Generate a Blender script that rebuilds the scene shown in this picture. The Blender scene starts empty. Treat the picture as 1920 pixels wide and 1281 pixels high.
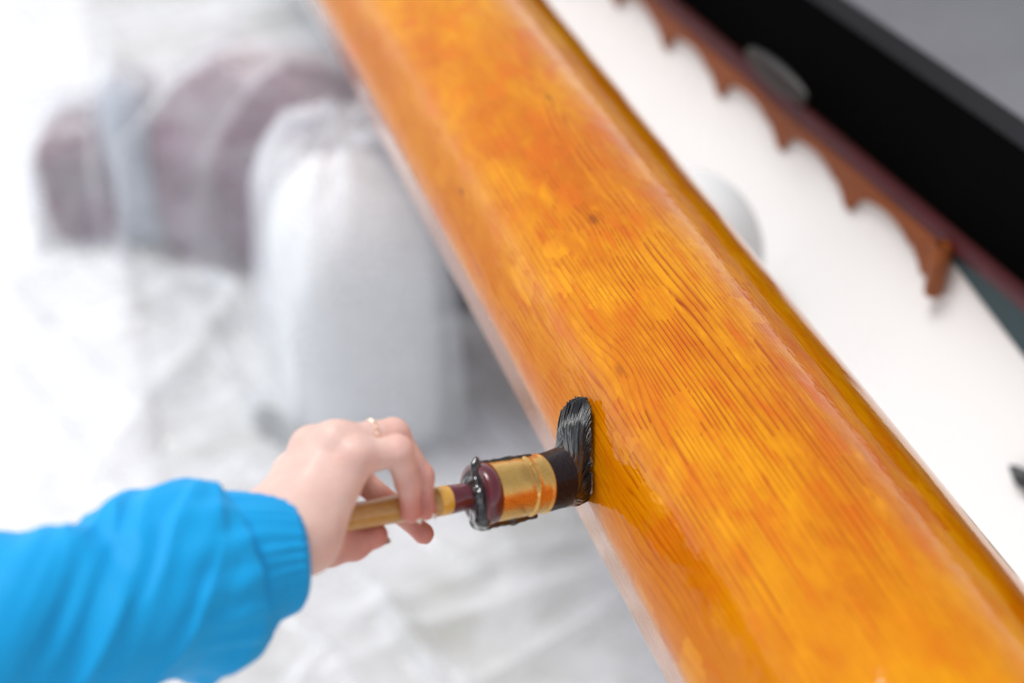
import bpy, math, random
import numpy as np
from mathutils import Vector, Matrix, noise as mnoise
random.seed(7); rng = np.random.default_rng(7)
R = math.radians
S = bpy.context.scene
COL = S.collection

# ------------------------------------------------------------------ camera
CAM_H = 1.65; PITCH = R(39.3); FPX = 2666.7
cd = bpy.data.cameras.new('camera'); cam = bpy.data.objects.new('camera', cd); COL.objects.link(cam)
cam.location = (0, 0, CAM_H); cam.rotation_euler = (R(90) - PITCH, 0, 0)
cd.lens = 50; cd.sensor_width = 36; cd.clip_end = 500; cd.clip_start = 0.02
cd.dof.use_dof = True; cd.dof.focus_distance = 1.02; cd.dof.aperture_fstop = 2.0; cd.dof.aperture_blades = 9
S.camera = cam
# ------------------------------------------------------------------ world and sun
SUN_EL, SUN_AZ = R(68), R(-70)      # azimuth measured clockwise from +Y
w = bpy.data.worlds.new('World'); S.world = w; w.use_nodes = True
nt = w.node_tree; bg = nt.nodes['Background']; sky = nt.nodes.new('ShaderNodeTexSky')
sky.sky_type = 'NISHITA'; sky.sun_disc = False; sky.sun_elevation = SUN_EL; sky.sun_rotation = SUN_AZ
sky.air_density = 0.7; sky.dust_density = 0.2; sky.ozone_density = 1.0
hs = nt.nodes.new('ShaderNodeHueSaturation'); hs.inputs['Saturation'].default_value = 0.2
nt.links.new(sky.outputs[0], hs.inputs['Color']); nt.links.new(hs.outputs[0], bg.inputs[0])
bg.inputs[1].default_value = 0.12
sd = bpy.data.lights.new('sun', 'SUN'); sun = bpy.data.objects.new('sun', sd); COL.objects.link(sun)
sd.energy = 1.3; sd.angle = R(22); sd.color = (1, .98, .95)
sdir = Vector((math.sin(SUN_AZ) * math.cos(SUN_EL), math.cos(SUN_AZ) * math.cos(SUN_EL), math.sin(SUN_EL)))
sun.rotation_euler = sdir.to_track_quat('Z', 'Y').to_euler(); sun.location = (0, 0, 5)
vs = S.view_settings; S.display_settings.display_device = 'sRGB'
vs.view_transform = 'Standard'; vs.look = 'None'; vs.exposure = .93; vs.gamma = 1

# ------------------------------------------------------------------ helpers
FWD = Vector((0, math.cos(PITCH), -math.sin(PITCH))); RGT = Vector((1, 0, 0)); UPV = Vector((0, math.sin(PITCH), math.cos(PITCH)))
CAM = Vector((0, 0, CAM_H))
def P(px, py, d):
    """point of the place seen at pixel (px,py) of the 1920 photo, d metres deep"""
    return CAM + (FWD + RGT * ((px - 960) / FPX) + UPV * ((640.5 - py) / FPX)) * d
def ground_pt(px, py, z=0.0):
    v = FWD + RGT * ((px - 960) / FPX) + UPV * ((640.5 - py) / FPX)
    return CAM + v * ((z - CAM_H) / v.z)
def proj(p):
    q = p - CAM; d = q.dot(FWD); return 960 + FPX * q.dot(RGT) / d, 640.5 - FPX * q.dot(UPV) / d, d

def link(name, me, mat=None, parent=None):
    o = bpy.data.objects.new(name, me); COL.objects.link(o)
    if mat: me.materials.append(mat)
    if parent: o.parent = parent
    return o
def mesh(name, V, F, mat=None, parent=None, smooth=True, origin=None):
    me = bpy.data.meshes.new(name)
    V = [Vector(v) for v in V] if not isinstance(V, np.ndarray) else V
    if origin is not None:
        o3 = Vector(origin)
        V = [Vector(v) - o3 for v in V]
    me.from_pydata([tuple(map(float, v)) for v in V], [], [tuple(int(i) for i in f) for f in F]); me.update()
    if smooth: me.shade_smooth()
    o = link(name, me, mat, parent)
    if origin is not None: o.location = origin
    return o
def npmesh(name, V, F, mat=None, parent=None):
    """fast quad mesh from numpy"""
    me = bpy.data.meshes.new(name); n = len(V); m = len(F)
    me.vertices.add(n); me.vertices.foreach_set('co', np.asarray(V, np.float32).ravel())
    me.loops.add(m * 4); me.polygons.add(m)
    me.loops.foreach_set('vertex_index', np.asarray(F, np.int32).ravel())
    me.polygons.foreach_set('loop_start', np.arange(0, m * 4, 4, dtype=np.int32))
    me.polygons.foreach_set('loop_total', np.full(m, 4, np.int32))
    me.update(); me.validate(); me.shade_smooth()
    return link(name, me, mat, parent)
def empty(name, loc, label=None, cat=None, group=None):
    o = bpy.data.objects.new(name, None); o.empty_display_size = .1; o.location = loc; COL.objects.link(o)
    if label: o['label'] = label
    if cat: o['category'] = cat
    if group: o['group'] = group
    return o
def tag(o, label=None, cat=None, group=None, kind=None):
    for k, v in (('label', label), ('category', cat), ('group', group), ('kind', kind)):
        if v: o[k] = v
    return o
def grid_faces(nu, nv, closeu=False, closev=False):
    i = np.arange(nu if closeu else nu - 1); j = np.arange(nv if closev else nv - 1)
    I, J = np.meshgrid(i, j, indexing='ij'); I = I.ravel(); J = J.ravel(); I2 = (I + 1) % nu; J2 = (J + 1) % nv
    return np.stack([I * nv + J, I2 * nv + J, I2 * nv + J2, I * nv + J2], 1)
def lathe(name, prof, o, ax, mat, parent=None, n=64):
    """prof: list of (distance along axis, radius); o origin, ax unit direction"""
    ax = ax.normalized(); a = ax.orthogonal().normalized(); b = ax.cross(a)
    V = []
    for s, r in prof:
        for k in range(n):
            t = 2 * math.pi * k / n; V.append(o + ax * s + (a * math.cos(t) + b * math.sin(t)) * r)
    F = [tuple(f) for f in grid_faces(len(prof), n, closev=True)]
    F.append(tuple(range(n))[::-1]); F.append(tuple((len(prof) - 1) * n + k for k in range(n)))
    return mesh(name, V, F, mat, parent)

# numpy value noise, smooth, 3-D
def vnoise(p, seed=0):
    p = np.asarray(p, np.float64); i = np.floor(p).astype(np.int64); f = p - i; f = f * f * (3 - 2 * f)
    def h(a, b, c):
        n = (a * 374761393 + b * 668265263 + c * 2147483647 + seed * 974711) & 0xffffffff
        n = ((n ^ (n >> 13)) * 1274126177) & 0xffffffff
        return ((n ^ (n >> 16)) & 0xffff) / 32767.5 - 1
    r = 0
    for dx in (0, 1):
        for dy in (0, 1):
            for dz in (0, 1):
                wgt = (f[..., 0] if dx else 1 - f[..., 0]) * (f[..., 1] if dy else 1 - f[..., 1]) * (f[..., 2] if dz else 1 - f[..., 2])
                r = r + wgt * h(i[..., 0] + dx, i[..., 1] + dy, i[..., 2] + dz)
    return r

# implicit surface -> quads
def surface_nets(fn, lo, hi, h):
    lo = np.array(lo, float); hi = np.array(hi, float); n = np.ceil((hi - lo) / h).astype(int) + 1
    X = [lo[i] + h * np.arange(n[i]) for i in range(3)]
    G = np.stack(np.meshgrid(*X, indexing='ij'), -1).astype(np.float32)
    D = fn(G); s = D < 0
    c = [s[a:n[0] - 1 + a, b:n[1] - 1 + b, d:n[2] - 1 + d] for a in (0, 1) for b in (0, 1) for d in (0, 1)]
    sm = sum(x.astype(np.int8) for x in c); act = (sm > 0) & (sm < 8)
    idx = -np.ones(act.shape, np.int64); ii = np.argwhere(act); idx[act] = np.arange(len(ii))
    acc = np.zeros((len(ii), 3)); cnt = np.zeros(len(ii))
    cor = [(a, b, d) for a in (0, 1) for b in (0, 1) for d in (0, 1)]
    for u in range(8):
        for v in range(u + 1, 8):
            if sum(abs(cor[u][k] - cor[v][k]) for k in range(3)) != 1: continue
            A = D[ii[:, 0] + cor[u][0], ii[:, 1] + cor[u][1], ii[:, 2] + cor[u][2]]
            B = D[ii[:, 0] + cor[v][0], ii[:, 1] + cor[v][1], ii[:, 2] + cor[v][2]]
            m = (A < 0) != (B < 0); t = np.where(m, A / np.where(m, A - B, 1), 0)
            pt = np.array(cor[u]) + (np.array(cor[v]) - np.array(cor[u])) * t[:, None]
            acc[m] += pt[m]; cnt[m] += 1
    V = lo + h * (ii + acc / cnt[:, None])
    Q = []
    for ax in range(3):
        o1, o2 = [(1, 2), (2, 0), (0, 1)][ax]
        a = np.take(s, range(n[ax] - 1), ax); b = np.take(s, range(1, n[ax]), ax)
        e = np.argwhere(a != b); flip = a[tuple(e.T)]
        ok = (e[:, o1] > 0) & (e[:, o2] > 0) & (e[:, o1] < n[o1] - 1) & (e[:, o2] < n[o2] - 1); e = e[ok]; flip = flip[ok]
        def cell(d1, d2):
            q = e.copy(); q[:, o1] -= d1; q[:, o2] -= d2; return idx[tuple(q.T)]
        q = np.stack([cell(1, 1), cell(0, 1), cell(0, 0), cell(1, 0)], 1)
        q[~flip] = q[~flip][:, ::-1]; Q.append(q)
    return V, np.concatenate(Q)
def cap(G, a, b, ra, rb):
    a = np.array(a, np.float32); b = np.array(b, np.float32); ab = b - a; L = float(ab @ ab) + 1e-12
    t = np.clip(((G - a) @ ab) / L, 0, 1)
    return np.linalg.norm(G - (a + t[..., None] * ab), axis=-1) - (ra + (rb - ra) * t)
def smin(a, b, k):
    h = np.clip(.5 + .5 * (b - a) / k, 0, 1); return b + (a - b) * h - k * h * (1 - h)

# ------------------------------------------------------------------ node helpers
class M:
    def __init__(s, name):
        s.m = bpy.data.materials.new(name); s.m.use_nodes = True; s.t = s.m.node_tree; s.N = s.t.nodes; s.L = s.t.links
        s.p = s.N['Principled BSDF']; s.out = s.N['Material Output']
    def new(s, typ, **kw):
        n = s.N.new('ShaderNode' + typ)
        for k, v in kw.items(): setattr(n, k, v)
        return n
    def set(s, sock, v):
        if isinstance(v, bpy.types.NodeSocket): s.L.new(v, sock)
        elif isinstance(v, (tuple, list)) and len(v) == 3 and sock.type == 'RGBA': sock.default_value = (*v, 1)
        else: sock.default_value = v
    def math(s, op, a, b=None, c=None, clamp=False):
        n = s.new('Math', operation=op, use_clamp=clamp); s.set(n.inputs[0], a)
        if b is not None: s.set(n.inputs[1], b)
        if c is not None: s.set(n.inputs[2], c)
        return n.outputs[0]
    def noise(s, vec, scale, detail=2, rough=.5, dist=0):
        n = s.new('TexNoise'); s.set(n.inputs['Vector'], vec); n.inputs['Scale'].default_value = scale
        n.inputs['Detail'].default_value = detail; n.inputs['Roughness'].default_value = rough; n.inputs['Distortion'].default_value = dist
        return n.outputs['Fac']
    def ramp(s, f, stops):
        n = s.new('ValToRGB'); s.set(n.inputs[0], f); e = n.color_ramp.elements
        while len(e) < len(stops): e.new(.5)
        for q, (p, c) in zip(e, stops):
            q.position = p; q.color = (c, c, c, 1) if isinstance(c, (int, float)) else (*c, 1)
        return n.outputs[0]
    def mix(s, f, a, b, blend='MIX'):
        n = s.new('Mix', data_type='RGBA', blend_type=blend); s.set(n.inputs[0], f); s.set(n.inputs[6], a); s.set(n.inputs[7], b); return n.outputs[2]
    def mapr(s, v, a, b, c=0., d=1.):
        n = s.new('MapRange'); s.set(n.inputs[0], v); n.inputs[1].default_value = a; n.inputs[2].default_value = b
        n.inputs[3].default_value = c; n.inputs[4].default_value = d; return n.outputs[0]
    def mapping(s, vec, scale=(1, 1, 1), loc=(0, 0, 0), rot=(0, 0, 0)):
        n = s.new('Mapping'); s.set(n.inputs[0], vec); n.inputs['Scale'].default_value = scale
        n.inputs['Location'].default_value = loc; n.inputs['Rotation'].default_value = rot; return n.outputs[0]
    def coord(s, kind='Object'): return s.new('TexCoord').outputs[kind]
    def bump(s, h, strength, dist, normal=None):
        n = s.new('Bump'); s.set(n.inputs['Height'], h); n.inputs['Strength'].default_value = strength; n.inputs['Distance'].default_value = dist
        if normal: s.set(n.inputs['Normal'], normal)
        return n.outputs[0]
    def P(s, **kw):
        for k, v in kw.items(): s.set(s.p.inputs[k.replace('_', ' ')], v)
        return s
def paint(name, col, rough=.4, var=.12, metal=0, coat=0, bumpd=.0004, scale=30):
    m = M(name); c = m.coord(); n = m.noise(c, scale, 4, .6); n2 = m.noise(c, scale * 6, 3)
    m.P(Base_Color=m.mix(m.mapr(n, .3, .7), tuple(x * (1 - var) for x in col), tuple(min(1, x * (1 + var)) for x in col)),
        Roughness=m.mapr(n2, .3, .7, rough * .8, min(1, rough * 1.25)), Metallic=metal, Coat_Weight=coat, Normal=m.bump(n2, .4, bumpd))
    return m.m

# ------------------------------------------------------------------ mast (local: X along, Y across, Z up)
YAW = R(19.1)
DD = Vector((-math.sin(YAW), math.cos(YAW), 0)); WW = Vector((math.cos(YAW), math.sin(YAW), 0)); ZZ = Vector((0, 0, 1))
MR = 0.1238
# outline of the spar: x across, y up, as seen square on by the painter; an oval with fairly flat sides
ctl = [(-1.0, -.35), (-1.0, .0), (-.91, .38), (-.81, .80), (-.77, .91), (-.67, 1.01), (-.50, 1.12), (-.3, 1.23), (.08, 1.25), (.34, 1.17), (.57, 1.03), (.75, .78), (.89, .44), (.985, .04), (1.0, -.35),
       (.82, -.9), (.4, -1.18), (0, -1.24), (-.4, -1.18), (-.82, -.9)]
c_ = np.array(ctl)
for _ in range(5):
    n_ = np.roll(c_, -1, 0); c_ = np.stack([.75 * c_ + .25 * n_, .25 * c_ + .75 * n_], 1).reshape(-1, 2)
c_ = c_[::-1] if False else c_
ln_ = np.concatenate([[0], np.cumsum(np.linalg.norm(np.roll(c_, -1, 0) - c_, axis=1))]); cc_ = np.vstack([c_, c_[:1]])
tq = np.linspace(0, ln_[-1], 256, endpoint=False)
sec = np.stack([np.interp(tq, ln_, cc_[:, 0]), np.interp(tq, ln_, cc_[:, 1])], 1) * MR
sec = np.roll(sec[::-1], -60, 0)
MROT = R(28)
c0, s0 = math.cos(MROT), math.sin(MROT)
sec = sec @ np.array([[c0, s0], [-s0, c0]])
AL, AR = R(-69.48), R(-53.87)
cx, cz = .384, -.713                           # axis relative to camera in the (W,Z) plane
for it in range(200):
    a = np.arctan2(sec[:, 1] + cz, sec[:, 0] + cx); lo, hi = a.min(), a.max()
    Dm = math.hypot(cx, cz); am = math.atan2(cz, cx)
    am += ((AL + AR) - (lo + hi)) / 2; Dm *= (hi - lo) / (AR - AL)
    cx, cz = Dm * math.cos(am), Dm * math.sin(am)
AX0 = CAM + WW * cx + ZZ * cz
def mast_hit(px, py):
    v = FWD + RGT * ((px - 960) / FPX) + UPV * ((640.5 - py) / FPX)
    a2 = math.atan2(v.z, v.dot(WW)); k = math.hypot(v.z, v.dot(WW))
    best = 9
    px_, pz_ = sec[:, 0] + cx, sec[:, 1] + cz; qx, qz = np.roll(px_, -1), np.roll(pz_, -1)
    dx, dz = math.cos(a2), math.sin(a2)
    ex, ez = qx - px_, qz - pz_; det = -dx * ez + dz * ex
    t = (-px_ * ez + pz_ * ex) / det; u = (dx * pz_ - dz * px_) / det
    ok = (u >= 0) & (u <= 1) & (t > 0)
    return t[ok].min() / k if ok.any() else None
DC = mast_hit(1100, 860)
print('mast axis', cx, cz, 'contact depth', DC, 'px/m', FPX / DC)

def wood_material():
    m = M('varnished_pine'); uv = m.new('UVMap', uv_map='grain').outputs[0]
    sep = m.new('SeparateXYZ'); m.set(sep.inputs[0], uv); U, A = sep.outputs[0], sep.outputs[1]
    def vec(a, b, z=0.):
        n = m.new('CombineXYZ'); m.set(n.inputs[0], m.math('MULTIPLY', U, a)); m.set(n.inputs[1], m.math('MULTIPLY', A, b)); n.inputs[2].default_value = z; return n.outputs[0]
    # annual rings: phase runs across the spar, pushed about by slow noise; knots part the lines
    ph = m.math('MULTIPLY', A, 245)
    w1 = m.math('SUBTRACT', m.noise(vec(1.1, 3.2, 3), 1, 2, .5), .5)
    w2 = m.math('SUBTRACT', m.noise(vec(3.6, 17, 7), 1, 2, .55), .5)
    w3 = m.math('SUBTRACT', m.noise(vec(20, 80, 5), 1, 2, .5), .5)
    flank = m.mapr(A, FL[0], FL[1], 1., 0.)      # wide cathedral figure on the painter's side; also masks its painted shade
    ph = m.math('ADD', ph, m.math('MULTIPLY', w1, 11))
    ph = m.math('ADD', ph, m.math('MULTIPLY', m.noise(vec(.5, 26, 21), 1, 3, .6), 6))
    ph = m.math('ADD', ph, m.math('MULTIPLY', w2, m.math('MULTIPLY_ADD', flank, 7.5, 1.2)))
    ph = m.math('ADD', ph, m.math('MULTIPLY', w3, m.math('MULTIPLY_ADD', flank, .55, .16)))
    knotmask = None
    for (ku, ka, kr, ks) in KNOTS:
        n = m.new('VectorMath', operation='DISTANCE'); m.set(n.inputs[0], vec(.45, 1)); n.inputs[1].default_value = (ku * .45, ka, 0)
        g = m.math('POWER', 2.718, m.math('MULTIPLY', m.math('POWER', m.math('DIVIDE', n.outputs['Value'], kr * 4.5), 2), -1))
        side = m.math('SIGN', m.math('SUBTRACT', A, ka + .0003))
        ph = m.math('ADD', ph, m.math('MULTIPLY', g, 1.6))
        d2 = m.math('MULTIPLY_ADD', m.math('SUBTRACT', m.noise(vec(60, 160, ku), 1, 3, .6), .5), kr * 1.8, n.outputs['Value'])
        k = m.math('MULTIPLY', m.mapr(d2, kr * .3, kr * 1.15, 1., 0.), ks)
        knotmask = k if knotmask is None else m.math('MAXIMUM', knotmask, k)
    fr = m.math('FRACT', ph)
    line = m.ramp(fr, [(0, .0), (.50, .08), (.74, .8), (.83, 1.), (.90, .25), (1, 0)])
    # how strongly the late wood shows
    strength = m.mapr(m.noise(vec(2.4, 9, 1), 1, 3, .6), .34, .60, .28, 1.)
    span = m.math('MULTIPLY', m.mapr(U, GR[0], GR[1], .5, 1.), m.mapr(U, GR[2], GR[3], 1., .5))
    strength = m.math('MULTIPLY', strength, span)
    wv_ = m.new('VectorMath', operation='ADD'); nn = m.new('TexNoise'); m.set(nn.inputs['Vector'], vec(60, 160, 2)); nn.inputs['Scale'].default_value = 1; nn.inputs['Detail'].default_value = 3
    sc2 = m.new('VectorMath', operation='SCALE'); m.set(sc2.inputs[0], nn.outputs['Color']); sc2.inputs['Scale'].default_value = .55
    m.set(wv_.inputs[0], vec(30, 52, 1)); m.set(wv_.inputs[1], sc2.outputs[0]); wv = wv_.outputs[0]
    vo = m.new('TexVoronoi', distance='CHEBYCHEV'); m.set(vo.inputs['Vector'], wv); vo.inputs['Scale'].default_value = 1; vo.inputs['Randomness'].default_value = 1.
    sc = m.new('SeparateColor'); m.set(sc.inputs[0], vo.outputs['Color'])
    strength = m.math('MULTIPLY', strength, m.mapr(sc.outputs[2], 0., 1., .25, 1.25))
    streak = m.noise(vec(6, 620, 2), 1, 3, .65)
    dash = m.mapr(m.noise(vec(46, 330, 9), 1, 2, .5), .60, .72, 0., 1.)
    blotch = m.noise(vec(7, 13, 4), 1, 5, .6, .4)
    blotch2 = m.noise(vec(22, 85, 8), 1, 4, .6, .3)
    # squarish lighter patches where old varnish was scraped off
    patch = m.math('MULTIPLY', m.mapr(sc.outputs[0], .86, .90, 0., 1.), m.mapr(m.noise(vec(3, 9, 6), 1, 2), .46, .58, 0., 1.))
    pdark = m.math('MULTIPLY', m.mapr(sc.outputs[1], .78, .9, 0., 1.), m.mapr(m.noise(vec(3, 9, 11), 1, 2), .44, .56, 0., 1.))
    base = m.mix(m.mapr(blotch, .38, .66), (.69, .272, .0), (.53, .138, .0))
    base = m.mix(m.math('MULTIPLY', m.mapr(blotch2, .50, .68), m.math('MULTIPLY', span, .75)), base, (.60, .115, .003))
    base = m.mix(m.math('MULTIPLY', m.mapr(blotch2, .46, .25), m.math('MULTIPLY', span, .6)), base, (.88, .36, .003))
    base = m.mix(m.math('MULTIPLY', flank, .60), base, (.46, .130, .0))  # shade of the left flank, put into the base colour
    base = m.mix(m.math('MULTIPLY', pdark, .5), base, (.62, .13, .003))
    base = m.mix(m.math('MULTIPLY', patch, .28), base, (.90, .42, .008))
    base = m.mix(m.math('MULTIPLY', m.math('MULTIPLY', line, strength), .95), base, (.32, .042, .0))
    base = m.mix(m.math('MULTIPLY', m.mapr(streak, .45, .72), .28), base, (.55, .13, .004))
    base = m.mix(m.math('MULTIPLY', m.math('MULTIPLY', dash, span), .38), base, (.36, .045, .003))
    base = m.mix(m.math('MULTIPLY', knotmask, .75), base, (.13, .015, .001))
    # varnish: liquid gloss over slightly uneven wood
    lay = m.noise(vec(24, 34, 12), 1, 4, .6); fine = m.noise(vec(90, 160, 13), 1, 3, .6); rip = m.noise(vec(9, 150, 14), 1, 2, .5)
    hgt = m.math('ADD', m.math('MULTIPLY', lay, 1.), m.math('ADD', m.math('MULTIPLY', fine, .10), m.math('MULTIPLY', rip, .04)))
    hgt = m.math('MULTIPLY', hgt, m.mapr(A, EDGE_R[0], EDGE_R[1], 1., .25))
    cn = m.bump(hgt, .36, .0038)
    wn = m.bump(m.math('ADD', line, streak), .25, .0004, cn)
    m.P(Base_Color=base, Roughness=.42, Coat_Weight=1., Coat_Roughness=.04, Coat_IOR=1.34, Normal=wn, Coat_Normal=cn, Specular_IOR_Level=.0)
    return m.m
seg_u = np.arange(-1.1, 4.2, .02)
arc = np.concatenate([[0], np.cumsum(np.linalg.norm(np.roll(sec, -1, 0) - sec, axis=1))])
def mast_uv(px, py):
    d = mast_hit(px, py); p = P(px, py, d); q = p - AX0; u = q.dot(DD); a2 = np.array([q.dot(WW), q.dot(ZZ)])
    return u, arc[np.argmin(np.linalg.norm(sec - a2, axis=1))]
KNOTS = [(*mast_uv(865, 360), .0035, .95), (*mast_uv(1115, 412), .0042, .75), (*mast_uv(1028, 183), .0036, .6),
         (*mast_uv(1160, 695), .0036, .45), (*mast_uv(1700, 740), .004, .3) if mast_hit(1700, 740) else (0, 0, .004, .1)]
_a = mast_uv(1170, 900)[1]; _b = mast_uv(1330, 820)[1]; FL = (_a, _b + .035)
e_ = [mast_uv(1440, 640)[1], mast_uv(1500, 640)[1]]; EDGE_R = (e_[0], e_[1])
GR = (mast_uv(1650, 1200)[0], mast_uv(1450, 900)[0], mast_uv(1150, 450)[0], mast_uv(950, 150)[0])
print('knots', KNOTS, 'flank', FL, 'GR', GR)
V = []; nU = len(seg_u)
me = bpy.data.meshes.new('mast')
VV = np.zeros((nU, 256, 3)); VV[:, :, 0] = seg_u[:, None]; VV[:, :, 1] = sec[None, :, 0]; VV[:, :, 2] = sec[None, :, 1]
F = grid_faces(nU, 256, closev=True)
mast = npmesh('mast', VV.reshape(-1, 3), F[:, ::-1])
mast.matrix_world = Matrix(((DD.x, WW.x, 0, AX0.x), (DD.y, WW.y, 0, AX0.y), (0, 0, 1, AX0.z), (0, 0, 0, 1)))
mast.data.flip_normals() if mast.data.polygons[0].normal.dot(Vector((0, *sec[0]))) < 0 else None
uvl = mast.data.uv_layers.new(name='grain')
li = np.zeros(len(mast.data.loops), np.int32); mast.data.loops.foreach_get('vertex_index', li)
uu = seg_u[li // 256]; jj = li % 256; aa = arc[jj]
pi_ = np.repeat(np.arange(len(li) // 4), 4); mx = np.maximum.reduceat(jj, np.arange(0, len(li), 4))
aa = np.where((jj == 0) & (mx[pi_] == 255), arc[256], aa)
uvl.data.foreach_set('uv', np.stack([uu, aa], 1).astype(np.float32).ravel())
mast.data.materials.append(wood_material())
tag(mast, 'long glossy varnished orange pine mast crossing the picture diagonally', 'mast')

# ------------------------------------------------------------------ brush
def dh(px): return DC - .028 - .58 * (1050 - px) / FPX * DC      # depth of the brush axis under pixel column px
def yh(px): return 928 - .178 * (px - 893)
def axp(px): return P(px, yh(px), dh(px))
A0 = axp(600); A1 = axp(1030); BX = (A1 - A0).normalized()
def sx(px):
    lo_, hi_ = -.1, .4
    for _ in range(40):
        mm = (lo_ + hi_) / 2
        if proj(A0 + BX * mm)[0] < px: lo_ = mm
        else: hi_ = mm
    return lo_
PXM = FPX / dh(900); mmr = lambda px: px / PXM
brush = empty('paintbrush', (0, 0, 0), 'round varnish brush with brass ferrule and black wet bristles pressed on the mast', 'paintbrush')
def woodh():
    m = M('handle_wood'); c = m.coord('Object'); n = m.noise(m.mapping(c, (60, 300, 300)), 1, 4, .6)
    m.P(Base_Color=m.mix(n, (.34, .15, .03), (.62, .33, .08)), Roughness=.32, Coat_Weight=.5, Coat_Roughness=.15); return m.m
def gloss(name, col, rough=.15, sc=200, bd=.0006, coat=.6):
    m = M(name); c = m.coord(); n = m.noise(c, sc, 3, .6)
    m.P(Base_Color=m.mix(n, col, tuple(x * .5 for x in col)), Roughness=rough, Coat_Weight=coat, Coat_Roughness=.06, Normal=m.bump(n, .5, bd)); return m.m
MAROON = gloss('maroon_lacquer', (.13, .008, .018), .25, 120)
BLACKV = gloss('wet_black_varnish', (.012, .008, .008), .12, 160, .0012, 1.)
HW = woodh()
hs_ = [(sx(590), .0), (sx(591), mmr(12)), (sx(596), mmr(18)), (sx(615), mmr(22)), (sx(660), mmr(24)), (sx(720), mmr(25)), (sx(790), mmr(26.5)), (sx(817), mmr(27))]
hd = lathe('handle', hs_, A0, BX, HW, brush)
m = M('handle_ring_yellow'); m.P(Base_Color=m.mix(m.noise(m.coord(), 150, 3), (.62, .30, .03), (.75, .42, .07)), Roughness=.3, Coat_Weight=.4)
lathe('handle_band', [(sx(817), mmr(26.8)), (sx(819), mmr(27.6)), (sx(838), mmr(27.6)), (sx(839), mmr(27))], A0, BX, m.m, brush)
lathe('handle_neck', [(sx(839), mmr(26.5)), (sx(841), mmr(27.3)), (sx(862), mmr(26)), (sx(884), mmr(24)), (sx(893), mmr(25))], A0, BX, MAROON, brush)
# ferrule plug (lacquered wood disc), brass sleeve
RB = mmr(58)
lathe('plug_face', [(sx(888.2), mmr(18)), (sx(888), RB * .80), (sx(890.5), RB * .86), (sx(893), RB * .84)], A0, BX, paint('dark_maroon_face', (.020, .003, .006), .45, .4, coat=.1), brush, 96)
lathe('ferrule_plug', [(sx(889.5), mmr(20)), (sx(889.5), RB * .93), (sx(892), RB * 1.0), (sx(903), RB * 1.035), (sx(913), RB * 1.035), (sx(915), RB * .97)], A0, BX, MAROON, brush, 96)
def brass():
    m = M('brass'); c = m.coord(); n = m.noise(c, 70, 4, .6, .6); n2 = m.noise(c, 400, 3); n3 = m.noise(c, 28, 4, .7, .8)
    stain = m.mapr(n3, .56, .70)
    m.P(Base_Color=m.mix(m.math('MULTIPLY', stain, .55), m.mix(n, (.86, .64, .24), (.70, .47, .13)), (.30, .10, .02)), Metallic=1., Roughness=m.mapr(n2, .3, .7, .22, .38),
        Normal=m.bump(m.math('ADD', n, m.math('MULTIPLY', n3, 2)), .18, .0009), Coat_Weight=.35, Coat_Roughness=.06, Coat_Tint=(.9, .55, .2)); return m.m
BR = brass(); s1, s2 = sx(909), sx(1013); Lb = s2 - s1
prof = [(s1, RB * .97), (s1 + .0006, RB)]
for k in range(1, 40):
    t = k / 40; r = RB * (1 - .012 * t)
    r += RB * .035 * math.exp(-((t - .70) / .035) ** 2) + RB * .030 * math.exp(-((t - .97) / .03) ** 2) - RB * .02 * math.exp(-((t - .635) / .02) ** 2)
    prof.append((s1 + Lb * t, r))
prof.append((s2, RB * .95))
lathe('ferrule', prof, A0, BX, BR, brush, 128)
# string-bound neck soaked in varnish
def neckmat():
    m = M('soaked_binding'); c = m.coord(); n = m.noise(c, 260, 4, .6); n2 = m.noise(c, 900, 3)
    m.P(Base_Color=m.mix(n, (.005, .0015, .002), (.014, .003, .004)), Roughness=.35, Specular_IOR_Level=.15, Coat_Weight=.35, Coat_Roughness=.15, Normal=m.bump(m.math('ADD', n, n2), .8, .0014)); return m.m
NKM = neckmat()
BDIR = (P(1075, 850, DC - .012) - axp(1030)).normalized()
bp = []; NS = 40
for k in range(NS + 1):
    t = k / NS; r = RB * (.97 + .015 * math.sin(k * math.pi * 1.0) + .012 * (k % 2)) * (1 + .02 * t * t)
    c = axp(1008) + BX * (t * mmr(56)) + (UPV * .10 + RGT * .0) * (t * t * mmr(56))
    a = BX.orthogonal().normalized(); b = BX.cross(a)
    bp.append([c + (a * math.cos(q) + b * math.sin(q)) * r for q in np.linspace(0, 2 * math.pi, 72, endpoint=False)])
Vn = [v for r_ in bp for v in r_]
nk = mesh('binding', Vn, [tuple(f) for f in grid_faces(NS + 1, 72, closev=True)], NKM, brush)
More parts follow.
